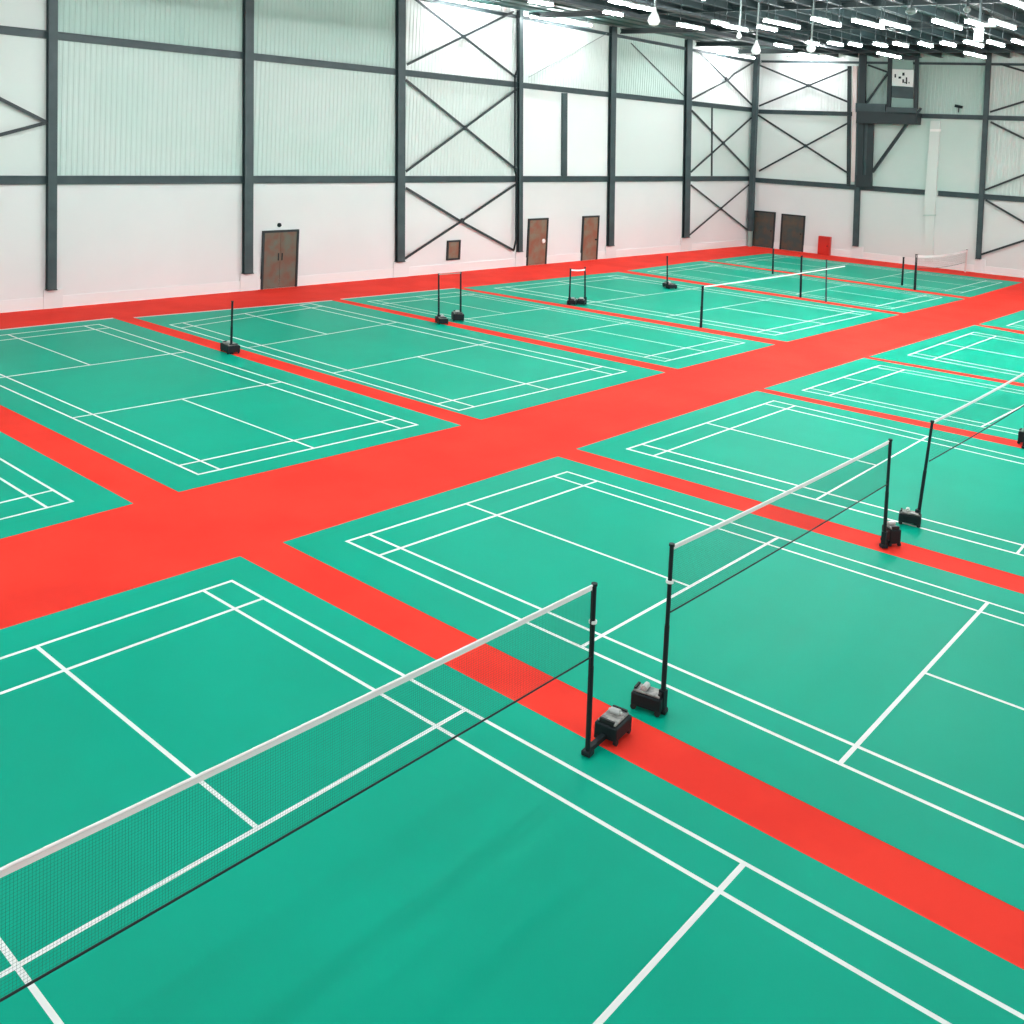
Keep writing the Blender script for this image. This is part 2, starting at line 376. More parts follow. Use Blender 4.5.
# ------------------------------------------------------------------ cross braces
def brace(w, rods, label, r=.055, mm='brace', name='cross_brace', d=.14, gusset=True):
    a = [w.W(*p, d) for p in rods[0]]; base = a[0].copy(); base.z = min(min(w.W(*p, d).z for p in q) for q in rods)
    e = thing(name, base, label, 'brace', 'diagonal steel wall braces')
    for k, q in enumerate(rods):
        bm = NB(); P = [w.W(*p, d+k*.03)-base for p in q]
        for i in range(len(P)-1): bar(bm, P[i], P[i+1], .03, r*2, up=Vector(np.cross(w.n, (P[i+1]-P[i]).normalized())))
        obj('brace_rod', bm, M[mm], e)
    if gusset and len(rods) == 2:
        (x1, y1), (x2, y2) = rods[0][0], rods[0][-1]; (x3, y3), (x4, y4) = rods[1][0], rods[1][-1]
        den = (x1-x2)*(y3-y4)-(y1-y2)*(x3-x4)
        if abs(den) > 1e-6:
            t = ((x1-x3)*(y3-y4)-(y1-y3)*(x3-x4))/den
            if 0 <= t <= 1:
                g = w.W(x1+t*(x2-x1), y1+t*(y2-y1), d)-base; bm = NB(); tube(bm, g-Vector(w.n)*.02, g+Vector(w.n)*.07, r*2.0, n=8); obj('gusset', bm, M[mm], e)
    return e
brace(L, [[(415, -1), (516, 77.5)], [(407, 64.5), (514, 11.5)]], 'cross brace in top tier of the white bay left of the slim column')
brace(L, [[(406, 80), (517, 170)], [(406, 171.5), (517, 89)]], 'cross brace in middle tier of the bay above the small wall hatch')
brace(L, [[(406, 188), (461, 221.5), (514, 250.5)], [(405, 258.5), (461, 221.5), (517, 183.5)]], 'cross brace in lowest tier over the small wall hatch', gusset=True)
brace(L, [[(697, 50), (753, 106)], [(692, 99), (728, 80), (734, 74), (753, 62.5)]], 'cross brace with a kinked bar, top tier beside the hall corner')
brace(L, [[(692, 110.5), (752, 173)], [(691, 172), (754, 115.5)]], 'cross brace, middle tier beside the hall corner')
brace(L, [[(691, 185), (748.5, 230.5)], [(689, 235.5), (751, 183)]], 'cross brace, lowest tier beside the hall corner', r=.045)
brace(L, [[(-62, 67.5), (-8, 94.7), (47, 122.5)], [(-62, 151), (-8, 137), (47, 122.5)]], 'two thin bars meeting in a point at the leftmost column', r=.06, gusset=False)
brace(L, [[(529, 77), (607, 33.5)]], 'single pale diagonal cable in top tier right of the slim column', r=.02, mm='cable', name='diagonal_cable', d=.06, gusset=False)
brace(L, [[(631, 43), (687, 99)]], 'single thin grey diagonal cable on teal panel left of the corner bay', r=.02, mm='steel', name='diagonal_cable', d=.06, gusset=False)
brace(R, [[(759, 65), (848, 102)], [(759, 106), (849, 69)]], 'cross brace, top tier of the end wall left of the platform')
brace(R, [[(758, 115), (847, 172.5)], [(759, 171), (850, 122)]], 'cross brace, middle tier of the end wall left of the platform')
brace(R, [[(868, 65), (890, 73)], [(866, 103), (890, 70)]], 'short crossed bars behind the raised platform', gusset=False)
brace(R, [[(1000, 64), (1140, 106)], [(990, 112), (1140, 66)]], 'cross brace, top tier at the right edge', r=.055)
brace(R, [[(990.5, 122), (1140, 196)], [(985, 190), (1140, 130)]], 'cross brace, middle tier at the right edge', r=.055)
brace(R, [[(985.5, 200), (1140, 290)], [(981, 254.5), (1140, 203)]], 'cross brace, lowest tier at the right edge', r=.055)

# secondary posts and pipes
def wall_bar(w, quad, d0, d1, name, label, cat, mm, bev=0):
    bm = NB(); w.slab(bm, quad, d0, d1)
    if bev: bevel(bm, bev, 2)
    o = obj(name, bm, mm); return tag(o, label, cat)
wall_bar(L, [(562.8, 176), (567.2, 176), (567.6, 93), (563.2, 93)], .003, .14, 'wall_post', 'short vertical grey post between two white panels above the single doors', 'post', M['steel'])
wall_bar(L, [(711.2, 176), (712.6, 176), (713, 107), (711.6, 107)], .003, .03, 'wall_post', 'thin dark vertical bar inside the cross-braced bay beside the corner', 'post', M['steel_dark'])
wall_bar(R, [(846.5, 186), (850, 186), (851, 66), (847.5, 66)], .003, .10, 'wall_post', 'thin dark vertical bar left of the platform column', 'post', M['steel_dark'])
bm = NB()
P = [L.W(x_, y_, .2) for x_, y_ in ((517.5, 12), (517.3, 70), (515.0, 76), (514.9, 170), (516.4, 176), (516, 240), (513.8, 250))]
for a, b in zip(P[:-1], P[1:]): tube(bm, a, b, .05, n=10)
tag(obj('downpipe', bm, M['black']), 'black pipe running down beside the slim grey column', 'pipe')
wall_bar(R, [(851, 182), (855, 182), (857.5, 66), (852.8, 66)], .02, .18, 'downpipe', 'pale pink vertical pipe left of the platform column', 'pipe', M['pink'], .02)
# pale boxed duct on the end wall
base = R.W(930, 266, .0); base.z = 0
e = thing('air_duct', base, 'pale boxed vertical duct crossing the lowest rail of the end wall', 'duct')
for nm, q, dd, mm in (('duct_box', [(923.5, 215), (934.5, 215), (940, 121), (930.5, 121)], .2, 'duct'), ('duct_box', [(924.5, 262), (933, 262), (934, 215.5), (925, 215.5)], .12, 'pale'), ('duct_cap', [(930, 131.5), (939.6, 131.5), (939.9, 129), (930.2, 129)], .24, 'sign'), ('duct_joint', [(923, 216), (934.8, 216), (935, 214.6), (923.2, 214.6)], .23, 'teal')):
    bm = NB(); R.slab(bm, q, .003, dd)
    for vv in bm.verts: vv.co -= base
    obj(nm, bm, M[mm], e)

# ------------------------------------------------------------------ doors, hatch, cabinet
def door(w, n, q, leaf, label, leaves=1, knob=None, fw_=.09):
    # q: bl, br, tr, tl pixels of the outer frame
    us = [w.at(px, py, .05) for px, py in q]; u0 = (us[0][0]+us[3][0])/2; u1 = (us[1][0]+us[2][0])/2; zt = (us[2][1]+us[3][1])/2
    base = w.P((u0+u1)/2, 0, .0); e = bpy.data.objects.new('door_%d' % n, None); C.objects.link(e); e.location = base; tag(e, label, 'door', kind='structure')
    def add(nm, a, b, z0, z1, d0, d1, mm):
        bm = NB(); w.ub(bm, a, b, z0, z1, d0, d1)
        for vv in bm.verts: vv.co -= base
        o = obj(nm, bm, M[mm], e); return o
    bm = NB()
    for a, b, z0, z1 in ((u0, u0+fw_, 0, zt), (u1-fw_, u1, 0, zt), (u0+fw_, u1-fw_, zt-fw_, zt)): w.ub(bm, a, b, z0, z1, .005, .09)
    for vv in bm.verts: vv.co -= base
    obj('door_frame', bm, M['frame'], e)
    for k in range(leaves):
        wd = (u1-u0-2*fw_)/leaves; a = u0+fw_+k*wd
        add('door_leaf', a+.006, a+wd-.006, .01, zt-fw_-.005, .01, .055, leaf)
    if knob:
        u, z = w.at(*knob, .1); bm = NB(); g = w.P(u, z, .055)-base; n_ = Vector(w.n)
        tube(bm, g, g+n_*.05, .05, n=10); tube(bm, g+n_*.05, g+n_*.1, .12, .1, n=14); obj('door_knob', bm, M['sign'], e)
    elif leaves == 2:
        for s in (-1, 1):
            g = w.P((u0+u1)/2+s*.09, 1.15, .055)-base; bm = NB(); bar(bm, g, g+Vector((0, 0, .3)), .04, .05, up=Vector(w.n)); obj('door_handle', bm, M['black'], e)
    else:
        g = w.P(u1-.22, 1.1, .055)-base; bm = NB(); tube(bm, g, g+Vector(w.n)*.07, .04, n=10); obj('door_handle', bm, M['black'], e)
door(L, 1, [(261.8, 289.5), (298, 286.3), (297.6, 229), (261.5, 231.3)], 'door', 'worn brown double door with dark frame on the left wall', 2)
door(L, 2, [(526.8, 266.3), (546.5, 264.6), (547.8, 217.8), (528, 218.8)], 'door_red', 'red-brown single door with a white round knob', 1, (543.4, 241))
door(L, 3, [(581, 261.3), (597.2, 259.6), (599, 215.3), (582.6, 216.3)], 'door_red', 'narrow brown single door right of the door with the white knob', 1)
door(R, 4, [(752, 246.3), (773, 248), (776.3, 211.5), (753.5, 211)], 'door_dark', 'dark brown door touching the hall corner', 1)
door(R, 5, [(779.6, 248.6), (803, 251.5), (805.6, 215.2), (781.7, 214.2)], 'door_dark', 'dark brown door second from the hall corner on the end wall', 1)
base = L.W(453, 260, 0)
e = thing('wall_hatch', base, 'small framed hatch low on the wall beneath the lowest cross brace', 'hatch')
us = [L.at(447, 260.5, .08), L.at(460, 259.5, .08), L.at(459.8, 240, .08)]
def fr(bm, w, u0, u1, z0, z1, t, d0, d1):
    for a, b, c_, d_ in ((u0, u0+t, z0, z1), (u1-t, u1, z0, z1), (u0+t, u1-t, z1-t, z1), (u0+t, u1-t, z0, z0+t)): w.ub(bm, a, b, c_, d_, d0, d1)
bm = NB(); fr(bm, L, us[0][0], us[1][0], us[0][1], us[2][1], .08, .004, .09)
for vv in bm.verts: vv.co -= base
obj('hatch_frame', bm, M['frame'], e)
bm = NB(); L.ub(bm, us[0][0]+.08, us[1][0]-.08, us[0][1]+.08, us[2][1]-.08, .004, .04)
for vv in bm.verts: vv.co -= base
obj('hatch_panel', bm, M['door_red'], e)
# small round sensor above the double door
bm = NB(); g = L.W(279, 225, .0); n_ = Vector(L.n); tube(bm, g, g+n_*.05, .09, n=14); tube(bm, g+n_*.05, g+n_*.12, .07, .05, n=14)
tag(obj('wall_sensor', bm, M['black']), 'small black round sensor above the brown double door', 'sensor')
# fire cabinet on the floor at the end wall
u0, u1 = R.at(817, 255, .32)[0], R.at(829, 255, .32)[0]; zt_ = R.at(823, 236.3, .32)[1]
base = R.P((u0+u1)/2, 0, .05)
e = thing('fire_cabinet', base, 'small bright red cabinet standing against the end wall', 'cabinet')
bm = NB(); R.ub(bm, u0, u1, 0, zt_, .045, .30); bevel(bm, .02)
for vv in bm.verts: vv.co -= base
obj('cabinet_body', bm, M['redbox'], e)
bm = NB(); R.ub(bm, u0+.05, u1-.05, .08, zt_-.06, .30, .325)
for vv in bm.verts: vv.co -= base
dd = obj('cabinet_door', bm, M['redbox'], e)
bm = NB(); g = R.P(u1-.14, zt_*.5, .325)-base; tube(bm, g, g+Vector(R.n)*.05, .035, n=8); obj('handle', bm, M['black'], dd)
# security camera on the middle rail of the end wall
g = R.W(958.5, 112.5, .1); e = thing('security_camera', g, 'small black camera on the middle rail of the end wall', 'camera')
bm = NB(); bar(bm, Vector((0, 0, 0)), Vector((0, 0, .25)), .05, .05, up=(1, 0, 0)); obj('camera_bracket', bm, M['black'], e)
bm = NB(); t_ = Vector(R.t); bar(bm, Vector((0, 0, .3))-t_*.22+Vector((0, 0, .08)), Vector((0, 0, .3))+t_*.2, .14, .16); bevel(bm, .02); obj('camera_body', bm, M['black'], e)

# ------------------------------------------------------------------ raised platform on the end wall
g = R.W(885, 187, 0); base = g.copy()
pf = thing('raised_platform', base, 'dark steel platform with tall frame and white board high on the end wall', 'platform')
def pslab(nm, q, d0, d1, mm, parent=None, lab=None):
    bm = NB(); R.slab(bm, q, d0, d1)
    for vv in bm.verts: vv.co -= base
    o = obj(nm, bm, M[mm], parent or pf)
    if lab: o['label'] = lab
    return o
pslab('platform_deck', [(856, 123), (916, 124.5), (917, 113), (857, 111)], .1, 1.0, 'steel_dark')
pslab('deck_side', [(855.5, 112), (885, 112.5), (885, 104), (855.5, 103)], .22, .9, 'steel')
pslab('deck_side', [(886, 113), (916, 115), (917, 108), (886, 107)], .9, 1.0, 'steel')
pslab('support_leg', [(857, 186), (862.5, 186), (864, 118), (858, 118)], .22, .34, 'steel_dark')
pslab('support_leg', [(865.5, 187), (871.5, 187), (874, 120), (868, 120)], .22, .34, 'steel_dark')
pslab('leg_infill', [(862.5, 180), (866, 180), (868, 121), (864, 121)], .2, .26, 'steel')
pslab('leg_foot', [(856, 187), (871.5, 187.5), (871.5, 175), (856, 175)], .2, .38, 'steel_dark')
pslab('frame_post', [(886.5, 108), (890.5, 108), (892.3, 53), (888, 53)], .5, .62, 'steel_dark')
pslab('frame_post', [(913.5, 109), (917.5, 109), (918.8, 55), (914.8, 55)], .5, .62, 'steel_dark')
pslab('frame_post', [(859, 104), (865, 104), (866, 54), (860, 54)], .23, .4, 'steel_dark')
pslab('frame_beam', [(888, 58.5), (918, 60), (918, 55), (888, 53.5)], .48, .64, 'steel_dark')
bm = NB(); a, b = R.W(872.5, 172, .3)-base, R.W(907, 124, .6)-base; bar(bm, a, b, .16, .16); obj('support_strut', bm, M['steel_dark'], pf)
bm = NB(); a, b = R.W(867, 102.5, .3)-base, R.W(890, 70, .5)-base; bar(bm, a, b, .1, .1); obj('support_strut', bm, M['steel_dark'], pf)
bm = NB(); a, b = R.W(912, 121, .9)-base, R.W(921, 108, .9)-base; bar(bm, a, b, .12, .12); obj('deck_hook', bm, M['steel_dark'], pf)
sb = pslab('display_board', [(891.8, 85.5), (913, 87), (913.5, 70), (892.2, 69)], .5, .6, 'sign', lab='white board with small black marks')
pslab('upper_pane', [(892.2, 68.5), (913.5, 69.5), (912.8, 62), (892.6, 59)], .5, .56, 'glass')
pslab('dark_panel', [(891.6, 97.5), (913, 99), (913, 87.3), (891.8, 86)], .5, .6, 'steel')
pslab('lower_pane', [(891.2, 108.5), (913, 109.5), (913, 99.2), (891.6, 98)], .5, .56, 'glass')
for x0, y0, x1, y1 in ((894.5, 74, 896, 77.5), (898.5, 76.5, 901, 78.6), (902.3, 72.6, 904.5, 75.6), (902.3, 79.3, 904, 82.8), (905.8, 77.3, 907.2, 84), (904.1, 82, 905.7, 83.2), (908.5, 82, 909.5, 83.4)):
    bm = NB(); R.slab(bm, [(x0, y1), (x1, y1), (x1, y0), (x0, y0)], .601, .612)
    for vv in bm.verts: vv.co -= base
    obj('board_mark', bm, M['black'], sb)

# ------------------------------------------------------------------ ceiling
CX0, CX1, CY0, CY1 = -26, 56, -22, 30
bm = NB(); prev = None; k = 0; y = CY0
def cv(x, y, dz=0): return bm.verts.new((x, y, ceil_z(x, y)+dz))
while y < CY1:
    for yy, dz in ((y, 0), (y+.5, 0), (y+.56, .07), (y+.94, .07)):
        a, b = cv(CX0, yy, dz+.02), cv(CX1, yy, dz+.02)
        if prev: bm.faces.new((prev[0], prev[1], b, a))
        prev = (a, b)
    y += 1.0
tag(obj('ceiling', bm, M['deck']), 'dark ribbed metal roof deck', 'ceiling', kind='structure')
# long purlins
y = -20.5; n = 0
proto = None
while y < 15.6:
    z0 = ceil_z(CX0, y)-.16; z1 = ceil_z(CX1, y)-.16
    if proto is None:
        bm = NB(); bar(bm, (0, 0, 0), (CX1-CX0-1, 0, z1-z0), .04, .34)
        bar(bm, (0, .06, .14), (CX1-CX0-1, .06, z1-z0+.14), .12, .03); bar(bm, (0, -.06, -.14), (CX1-CX0-1, -.06, z1-z0-.14), .12, .03)
        o = obj('roof_purlin', bm, M['purlin']); proto = o
    else: o = proto.copy(); C.objects.link(o)
    o.location = (CX0, y, z0); tag(o, 'long dark Z-section purlin running lengthwise under the roof deck', 'purlin', 'roof purlins under the deck'); y += 1.2
# cross girders at the column lines
gx = [-19, -11.4, -3.8]+[float(L.P((c[0]+c[1])/2, 0).x) for c in cols]
proto = None
for x in gx+[50.5]:
    ye = float(L.P((x-L.O[0])/L.t[0], 0).y)-.35; z = ceil_z(x, ye)-.14; z2 = ceil_z(x, -20)-.14
    bm = NB(); H = .22
    for zz in (0, -H): bar(bm, (0, 0, zz), (0, -20-ye, zz+z2-z), .22, .05)
    bar(bm, (0, 0, -H/2), (0, -20-ye, -H/2+z2-z), .03, H-.05)
    o = obj('roof_girder', bm, M['beam']); o.location = (x, ye, z); tag(o, 'heavy dark steel girder crossing beneath the purlins', 'girder', 'roof girders')
# ------------------------------------------------------------------ tube lamps
ZT = 11.15
TUB = {
 'near': ('lit white tube lamp in the nearest row seen under the roof', [((529, 1), (553, 6)), ((605, 12.5), (621, 15.3)), ((613.5, 1), (625.5, 5.5)), ((632, 5.5), (650, 10.7)), ((714, 22), (726, 25.5)), ((675, 24.5), (705.5, 30)), ((728, 25.5), (742.5, 31)), ((760, 26.5), (774, 31)), ((768, 19.5), (795, 29.3)), ((814, 18.6), (825, 23)), ((827, 22.5), (837.6, 26.7)), ((857, 20), (879, 29)), ((885, 21.4), (905, 30)), ((934.5, 20), (959, 30)), ((967, 21), (980.5, 26.7)), ((992.5, 20), (1012, 29.5))]),
 'mid': ('lit white tube lamp in the long row close to the far end wall', [((774, 44.5), (792, 48)), ((804, 42.7), (821, 45)), ((829.5, 42.7), (841, 46)), ((849, 43.7), (861, 46.6)), ((873, 43.7), (887, 47)), ((893, 43.3), (908, 47)), ((918, 43.3), (933, 47)), ((940, 42.7), (956, 46.6)), ((967, 41.5), (980, 47)), ((988, 41.5), (1003, 46.6)), ((1012, 40.5), (1026, 45))]),
 'wall': ('long lit tube lamp hanging close under the eaves of the wall', [((446, 0.5), (500, 7.5)), ((530, 16.5), (592, 25.5)), ((718, 51.5), (742.5, 57.5)), ((787, 57.5), (828, 59.5))]),
}
def lamp(P, Q, label, grp):
    ctr = (Vector(P)+Vector(Q))/2; d = Vector(Q)-Vector(P); ln = min(d.length, 5.0); d.z = 0; d.normalize(); a, b = -d*ln/2, d*ln/2
    e = thing('tube_lamp', ctr, label, 'lamp', grp)
    bm = NB(); bar(bm, a+Vector((0, 0, .09)), b+Vector((0, 0, .09)), .13, .05); obj('lamp_housing', bm, M['lampbody'], e)
    bm = NB(); bar(bm, a*.98, b*.98, .09, .055); bevel(bm, .012, 1); obj('light_tube', bm, M['tube'], e)
    h = ceil_z(ctr.x, ctr.y)-ctr.z-.05
    for s in (a, b): bm = NB(); tube(bm, s*.8+Vector((0, 0, .12)), s*.8+Vector((0, 0, h)), .012, n=6); obj('hanger_rod', bm, M['beam'], e)
for kk, (lab, lst) in TUB.items():
    for p, q in lst:
        z = ZT if kk != 'wall' else ZT+.1
        a, b = fl(*p, z), fl(*q, z)
        if kk == 'wall':
            w = R if p[0] > 757 else L; u0, z0 = w.at(*p, .9); u1, z1 = w.at(*q, .9); a, b = w.P(u0, (z0+z1)/2, .9), w.P(u1, (z0+z1)/2, .9)
        c_ = (np.array(a)+np.array(b))/2; dist = np.linalg.norm(c_-CAM)
        if kk != 'wall':
            # keep the row direction along the hall
            ln = abs(b[0]-a[0]); ln = min(max(ln, 1.3), 3.2)*.86; a, b = np.array([c_[0]-ln/2, c_[1], z]), np.array([c_[0]+ln/2, c_[1], z])
        lamp(a, b, lab, {'near': 'tube lamps in the nearest visible row', 'mid': 'tube lamps near the end wall', 'wall': 'tube lamps under the eaves'}[kk])
# the same lamps go on over the near courts
for x in (-6, 2, 10, 17):
    for y in (-9, -5, -1, 3, 6.5, 10, 14):
        if x >= 17 and y > 3: continue
        lamp((x-1.3, y, ZT), (x+1.3, y, ZT), 'lit tube lamp overhead, above the top edge of the picture', 'tube lamps over the near courts')
for x in (22, 30, 38, 46):  # unseen rows added to throw more light on the far courts
    for y in (-17, -12.5, -8, -4.5):
        lamp((x-1.6, y, ZT), (x+1.6, y, ZT), 'added lit tube lamp out of frame beyond the right edge of the picture', 'added tube lamps at the far right')
for x in (43,):  # extra row added only to brighten the far end
    for y in (-1, 3, 7, 11, 15):
        lamp((x-1.5, y, ZT+.2), (x+1.5, y, ZT+.2), 'lit tube lamp in an added fill row before the far end wall', 'added tube lamps before the end wall')
# pendant lamps
for i, (px, py, z, r, top, lab) in enumerate(((654, 20, 10.9, .28, 12, 'white pendant lamp hanging left of the corner, nearest one'), (756, 50, 10.6, .26, 26, 'white cone pendant on a rod above the hall corner'), (811, 48, 10.7, .24, 22, 'white cone pendant on a long rod right of the hall corner'), (739, 36, 11, .14, 30, 'tiny white pendant between two tube lamps'))):
    g = Vector(fl(px, py, z)); r *= .75; e = thing('pendant_lamp', g, lab, 'lamp', 'pendant lamps')
    bm = NB(); lathe(bm, (0, 0, -r), [(.02, -.0), (r*.7, r*.25), (r, r*.8), (r*.8, r*1.5), (r*.35, r*2.4), (r*.2, r*3)]); obj('lamp_shade', bm, M['globe'], e)
    h = ceil_z(g.x, g.y)-g.z; bm = NB(); tube(bm, (0, 0, r*1.9), (0, 0, h), .04, n=8); obj('lamp_rod', bm, M['lampbody'], e)
# flood lamps
g = Vector(fl(979, 32, 11.0)); e = thing('flood_lamp', g, 'white boxy flood lamp near the right end of the roof', 'lamp')
bm = NB(); box(bm, (0, 0, -.1), (.35, .3, .5), .3); bevel(bm, .05); obj('lamp_body', bm, M['lampbody'], e)
bm = NB(); box(bm, (.0, -.3, .2), (.5, .4, .1), .3); obj('lamp_arm', bm, M['lampbody'], e)
bm = NB(); tube(bm, (0, 0, .18), (0, 0, ceil_z(g.x, g.y)-g.z), .04, n=8); obj('lamp_rod', bm, M['beam'], e)
for px, py, lab in ((911, 11.5, 'round white smoke detector hanging high near the top right'), (967, 9.5, 'small white sensor hanging at the top right edge of the roof')):
    g = Vector(fl(px, py, 11.4)); e = thing('ceiling_sensor', g, lab, 'sensor'); r = .16 if px < 950 else .1
    bm = NB(); lathe(bm, (0, 0, -.1), [(r*.4, 0), (r, .06), (r*1.1, .12), (r*.6, .2)]); obj('sensor_body', bm, M['lampbody'], e)
    bm = NB(); tube(bm, (0, 0, .08), (0, 0, ceil_z(g.x, g.y)-g.z), .03, n=6); obj('sensor_rod', bm, M['beam'], e)
# cable trays and ducts hanging under the roof
for i, (y, z, w_, h_, x0) in enumerate(((10.0, ceil_z(8, 10)-.78, .4, .1, 8), (12.6, ceil_z(8, 12.6)-.8, .3, .16, 8))):
    lab = ['long dark cable tray under the roof girders, the one farther from the left wall', 'deep dark duct under the roof girders, nearest the left wall'][i]
    e = thing('cable_tray', (x0, y, z), lab, 'cable tray'); sl_ = (ceil_z(44, y)-ceil_z(x0, y))
    bm = NB(); bar(bm, (0, 0, 0), (44-x0, 0, sl_), w_, h_); obj('tray_channel', bm, M['steel_dark'], e)
    for q in range(5):
        xx = 2+q*7.2; z0_ = sl_*xx/(44-x0); bm = NB(); tube(bm, (xx, 0, z0_+h_*.4), (xx, 0, ceil_z(x0+xx, y)-z+.02), .015, n=6); obj('hanger_rod', bm, M['beam'], e)

# ------------------------------------------------------------------ net posts
def post(name_px, top_px, label, cart=None, rz=0, mat_='black', r=.032, detail=True, arm=False, zbase=.006, group='black net posts', dim=(.62, .36, .26)):
    b = fl(*name_px); pl = np.array([b[0], b[1], 0.0]); n_ = np.array([FW[0], FW[1], 0]); n_ /= np.linalg.norm(n_)
    T = on_plane(*top_px, pl, n_); base = Vector((b[0], b[1], zbase))
    e = thing('net_post', base, label, 'net post', group)
    top = Vector(T)-base
    bm = NB(); tube(bm, (0, 0, .01), top*.52, r, n=14); tube(bm, top*.5, top*.99, r*.86, n=14); obj('pole', bm, M[mat_], e)
    bm = NB(); tube(bm, top*.985, top*1.0, r*1.15, n=14); obj('pole_cap', bm, M['black'], e)
    if detail:
        bm = NB(); tube(bm, top*.77, top*.785, r*1.5, n=12); x = obj('white_clamp', bm, M['tape'], e)
    if arm:
        # slack strap hanging from the hook
        bm = NB(); off = Vector((-.045, -.0, 0)); tube(bm, top*.975+off, Vector((0, 0, .1))+off*.6, .012, n=8); obj('net_strap', bm, M['rubber'], e)
    if cart:
        c = Vector(fl(*cart))-Vector((b[0], b[1], 0)); c.z = 0; hw, hl, hh = dim[1], dim[0], dim[2]
        Rz = Matrix.Rotation(rz, 3, 'Z')
        bm = NB(); box(bm, c+Vector((0, 0, .05+hh/2)), (hl, hw, hh), rz); bevel(bm, .02, 2); wb = obj('weight_box', bm, M['black'], e)
        bm = NB(); box(bm, c+Vector((0, 0, .05+hh+.018)), (hl*.86, hw*.8, .03), rz); bevel(bm, .01, 1); obj('box_lid', bm, M['grey_iron'], wb)
        bm = NB(); g = c+Rz@Vector((hl*.12, 0, 0.05+hh+.06)); ax = Rz@Vector((0, 1, 0)); tube(bm, g-ax*.06, g+ax*.06, .038, n=14); tube(bm, g-ax*.09, g+ax*.09, .016, n=8); obj('winch', bm, M['silver'], wb)
        for s_ in (-1, 1):
            bm = NB(); bar(bm, c+Rz@Vector((s_*hl*.4, -hw*.32, .05+hh+.03)), c+Rz@Vector((s_*hl*.4, hw*.32, .05+hh+.03)), .03, .05)
            obj('carry_handle', bm, M['rubber'], wb)
        for sx in (-1, 1):
            for sy in (-1, 1):
                bm = NB(); g = c+Rz@Vector((sx*hl*.4, sy*hw*.42, .038)); tube(bm, g-ax*.02, g+ax*.02, .037, n=14); obj('wheel', bm, M['rubber'], e)
        d = c.normalized() if c.length > .05 else Vector((1, 0, 0)); q = c-d*min(hl, hw)*.3
        bm = NB(); bar(bm, (0, 0, .06), q+Vector((0, 0, .09)), .06, .06); obj('base_arm', bm, M['black'], e)
        bm = NB(); box(bm, (0, 0, .035), (.12, .12, .06), rz); bevel(bm, .01, 1); obj('foot_plate', bm, M['black'], e)
        if not arm:
            bm = NB(); t = c.normalized() if c.length > .05 else d
            bar(bm, Vector((0, 0, .07)), Vector((0, 0, .3)), .085, .08, up=(0, 1, 0)); obj('pole_socket', bm, M['black'], e)
    return Vector((b[0], b[1], 0)), Vector(T)
def yr(px): return fl(*px)[:2]
ya = lambda key: 0
ANG = math.pi/2
pA = post((587.5, 755.5), (594.5, 583), 'tall black net post with strap, its weight box apart on the red strip', (612.5, 736), rz=.12, arm=True, dim=(.42, .3, .17))
pB = post((662, 713), (672, 543.5), 'tall black net post on the second court, at the near end of its net', (648, 709.5), rz=ANG+.2, dim=(.4, .24, .17))
pB2 = post((883.5, 548), (890.5, 439), 'black net post at the far end of the second net, beside the red strip', (890.5, 544), rz=.9, dim=(.3, .22, .26), detail=False)
pC = post((917, 525), (932.5, 420.5), 'black net post right of centre with its weight box on its left side', (909.5, 524.5), rz=ANG+.3, dim=(.4, .24, .16), detail=False)
pC2 = post((1024.5, 449), (1028, 352), 'black net post cut off by the right edge, only its weight box in view', (1025, 444.5), rz=ANG, dim=(.3, .22, .26))
FAR = dict(detail=False, r=.036)
pD = post((231, 354), (232.4, 301), 'lone black post between the two leftmost far courts', (230, 352.5), rz=1.35, dim=(.6, .4, .2), **FAR)
pE = post((438.7, 323.5), (438.8, 273.5), 'left one of the pair of thin posts joined by a cord', (441.5, 323.5), rz=1.0, dim=(.6, .35, .16), **{**FAR, 'r': .035})
pE2 = post((460.6, 320.5), (460.8, 272), 'right one of the pair of thin posts joined by a cord', (457.5, 320.5), rz=.9, dim=(.55, .4, .22), **{**FAR, 'r': .035})
pF = post((569.2, 305), (570.6, 268.5), 'left one of two short posts joined by white tape, standing below the brown doors', (572, 304.5), rz=.5, dim=(.5, .35, .14), **FAR)
pF2 = post((585, 304.5), (585, 267), 'right one of two short posts joined by white tape, standing below the brown doors', (581, 304.5), rz=.5, dim=(.5, .35, .14), **FAR)
pG = post((667.2, 288.5), (667.3, 256), 'single short black post with wide base in the far courts', (669.5, 288), rz=1.0, dim=(.75, .4, .14), **FAR)
THIN = dict(detail=False, r=.05, group='thin far net posts')
pH = post((700.8, 328), (702.8, 286), 'thin dark post at the left end of the long white-topped far net', **THIN)
pH2 = post((800.4, 297.8), (801.7, 255.6), 'thin dark post rising in front of the red cabinet side of the far courts', **THIN)
pH3 = post((826, 302.5), (826.5, 259.6), 'faint thin post right of the long far net', mat_='steel', **{**THIN, 'r': .035})
pI = post((772.7, 274.3), (773.4, 248.5), 'thin dark post just below the two dark corner doors', **{**THIN, 'r': .045})
pJ = post((902, 285.6), (903.7, 257), 'shorter dark post beside the white net near the end wall', **THIN)
pJ2 = post((914.7, 290.3), (916.6, 254.3), 'dark post at the left end of the white net near the end wall', **{**THIN, 'r': .06})
pJ3 = post((965, 272.3), (967, 249.5), 'pale thin post at the right end of the white net near the end wall', mat_='pink', **THIN)

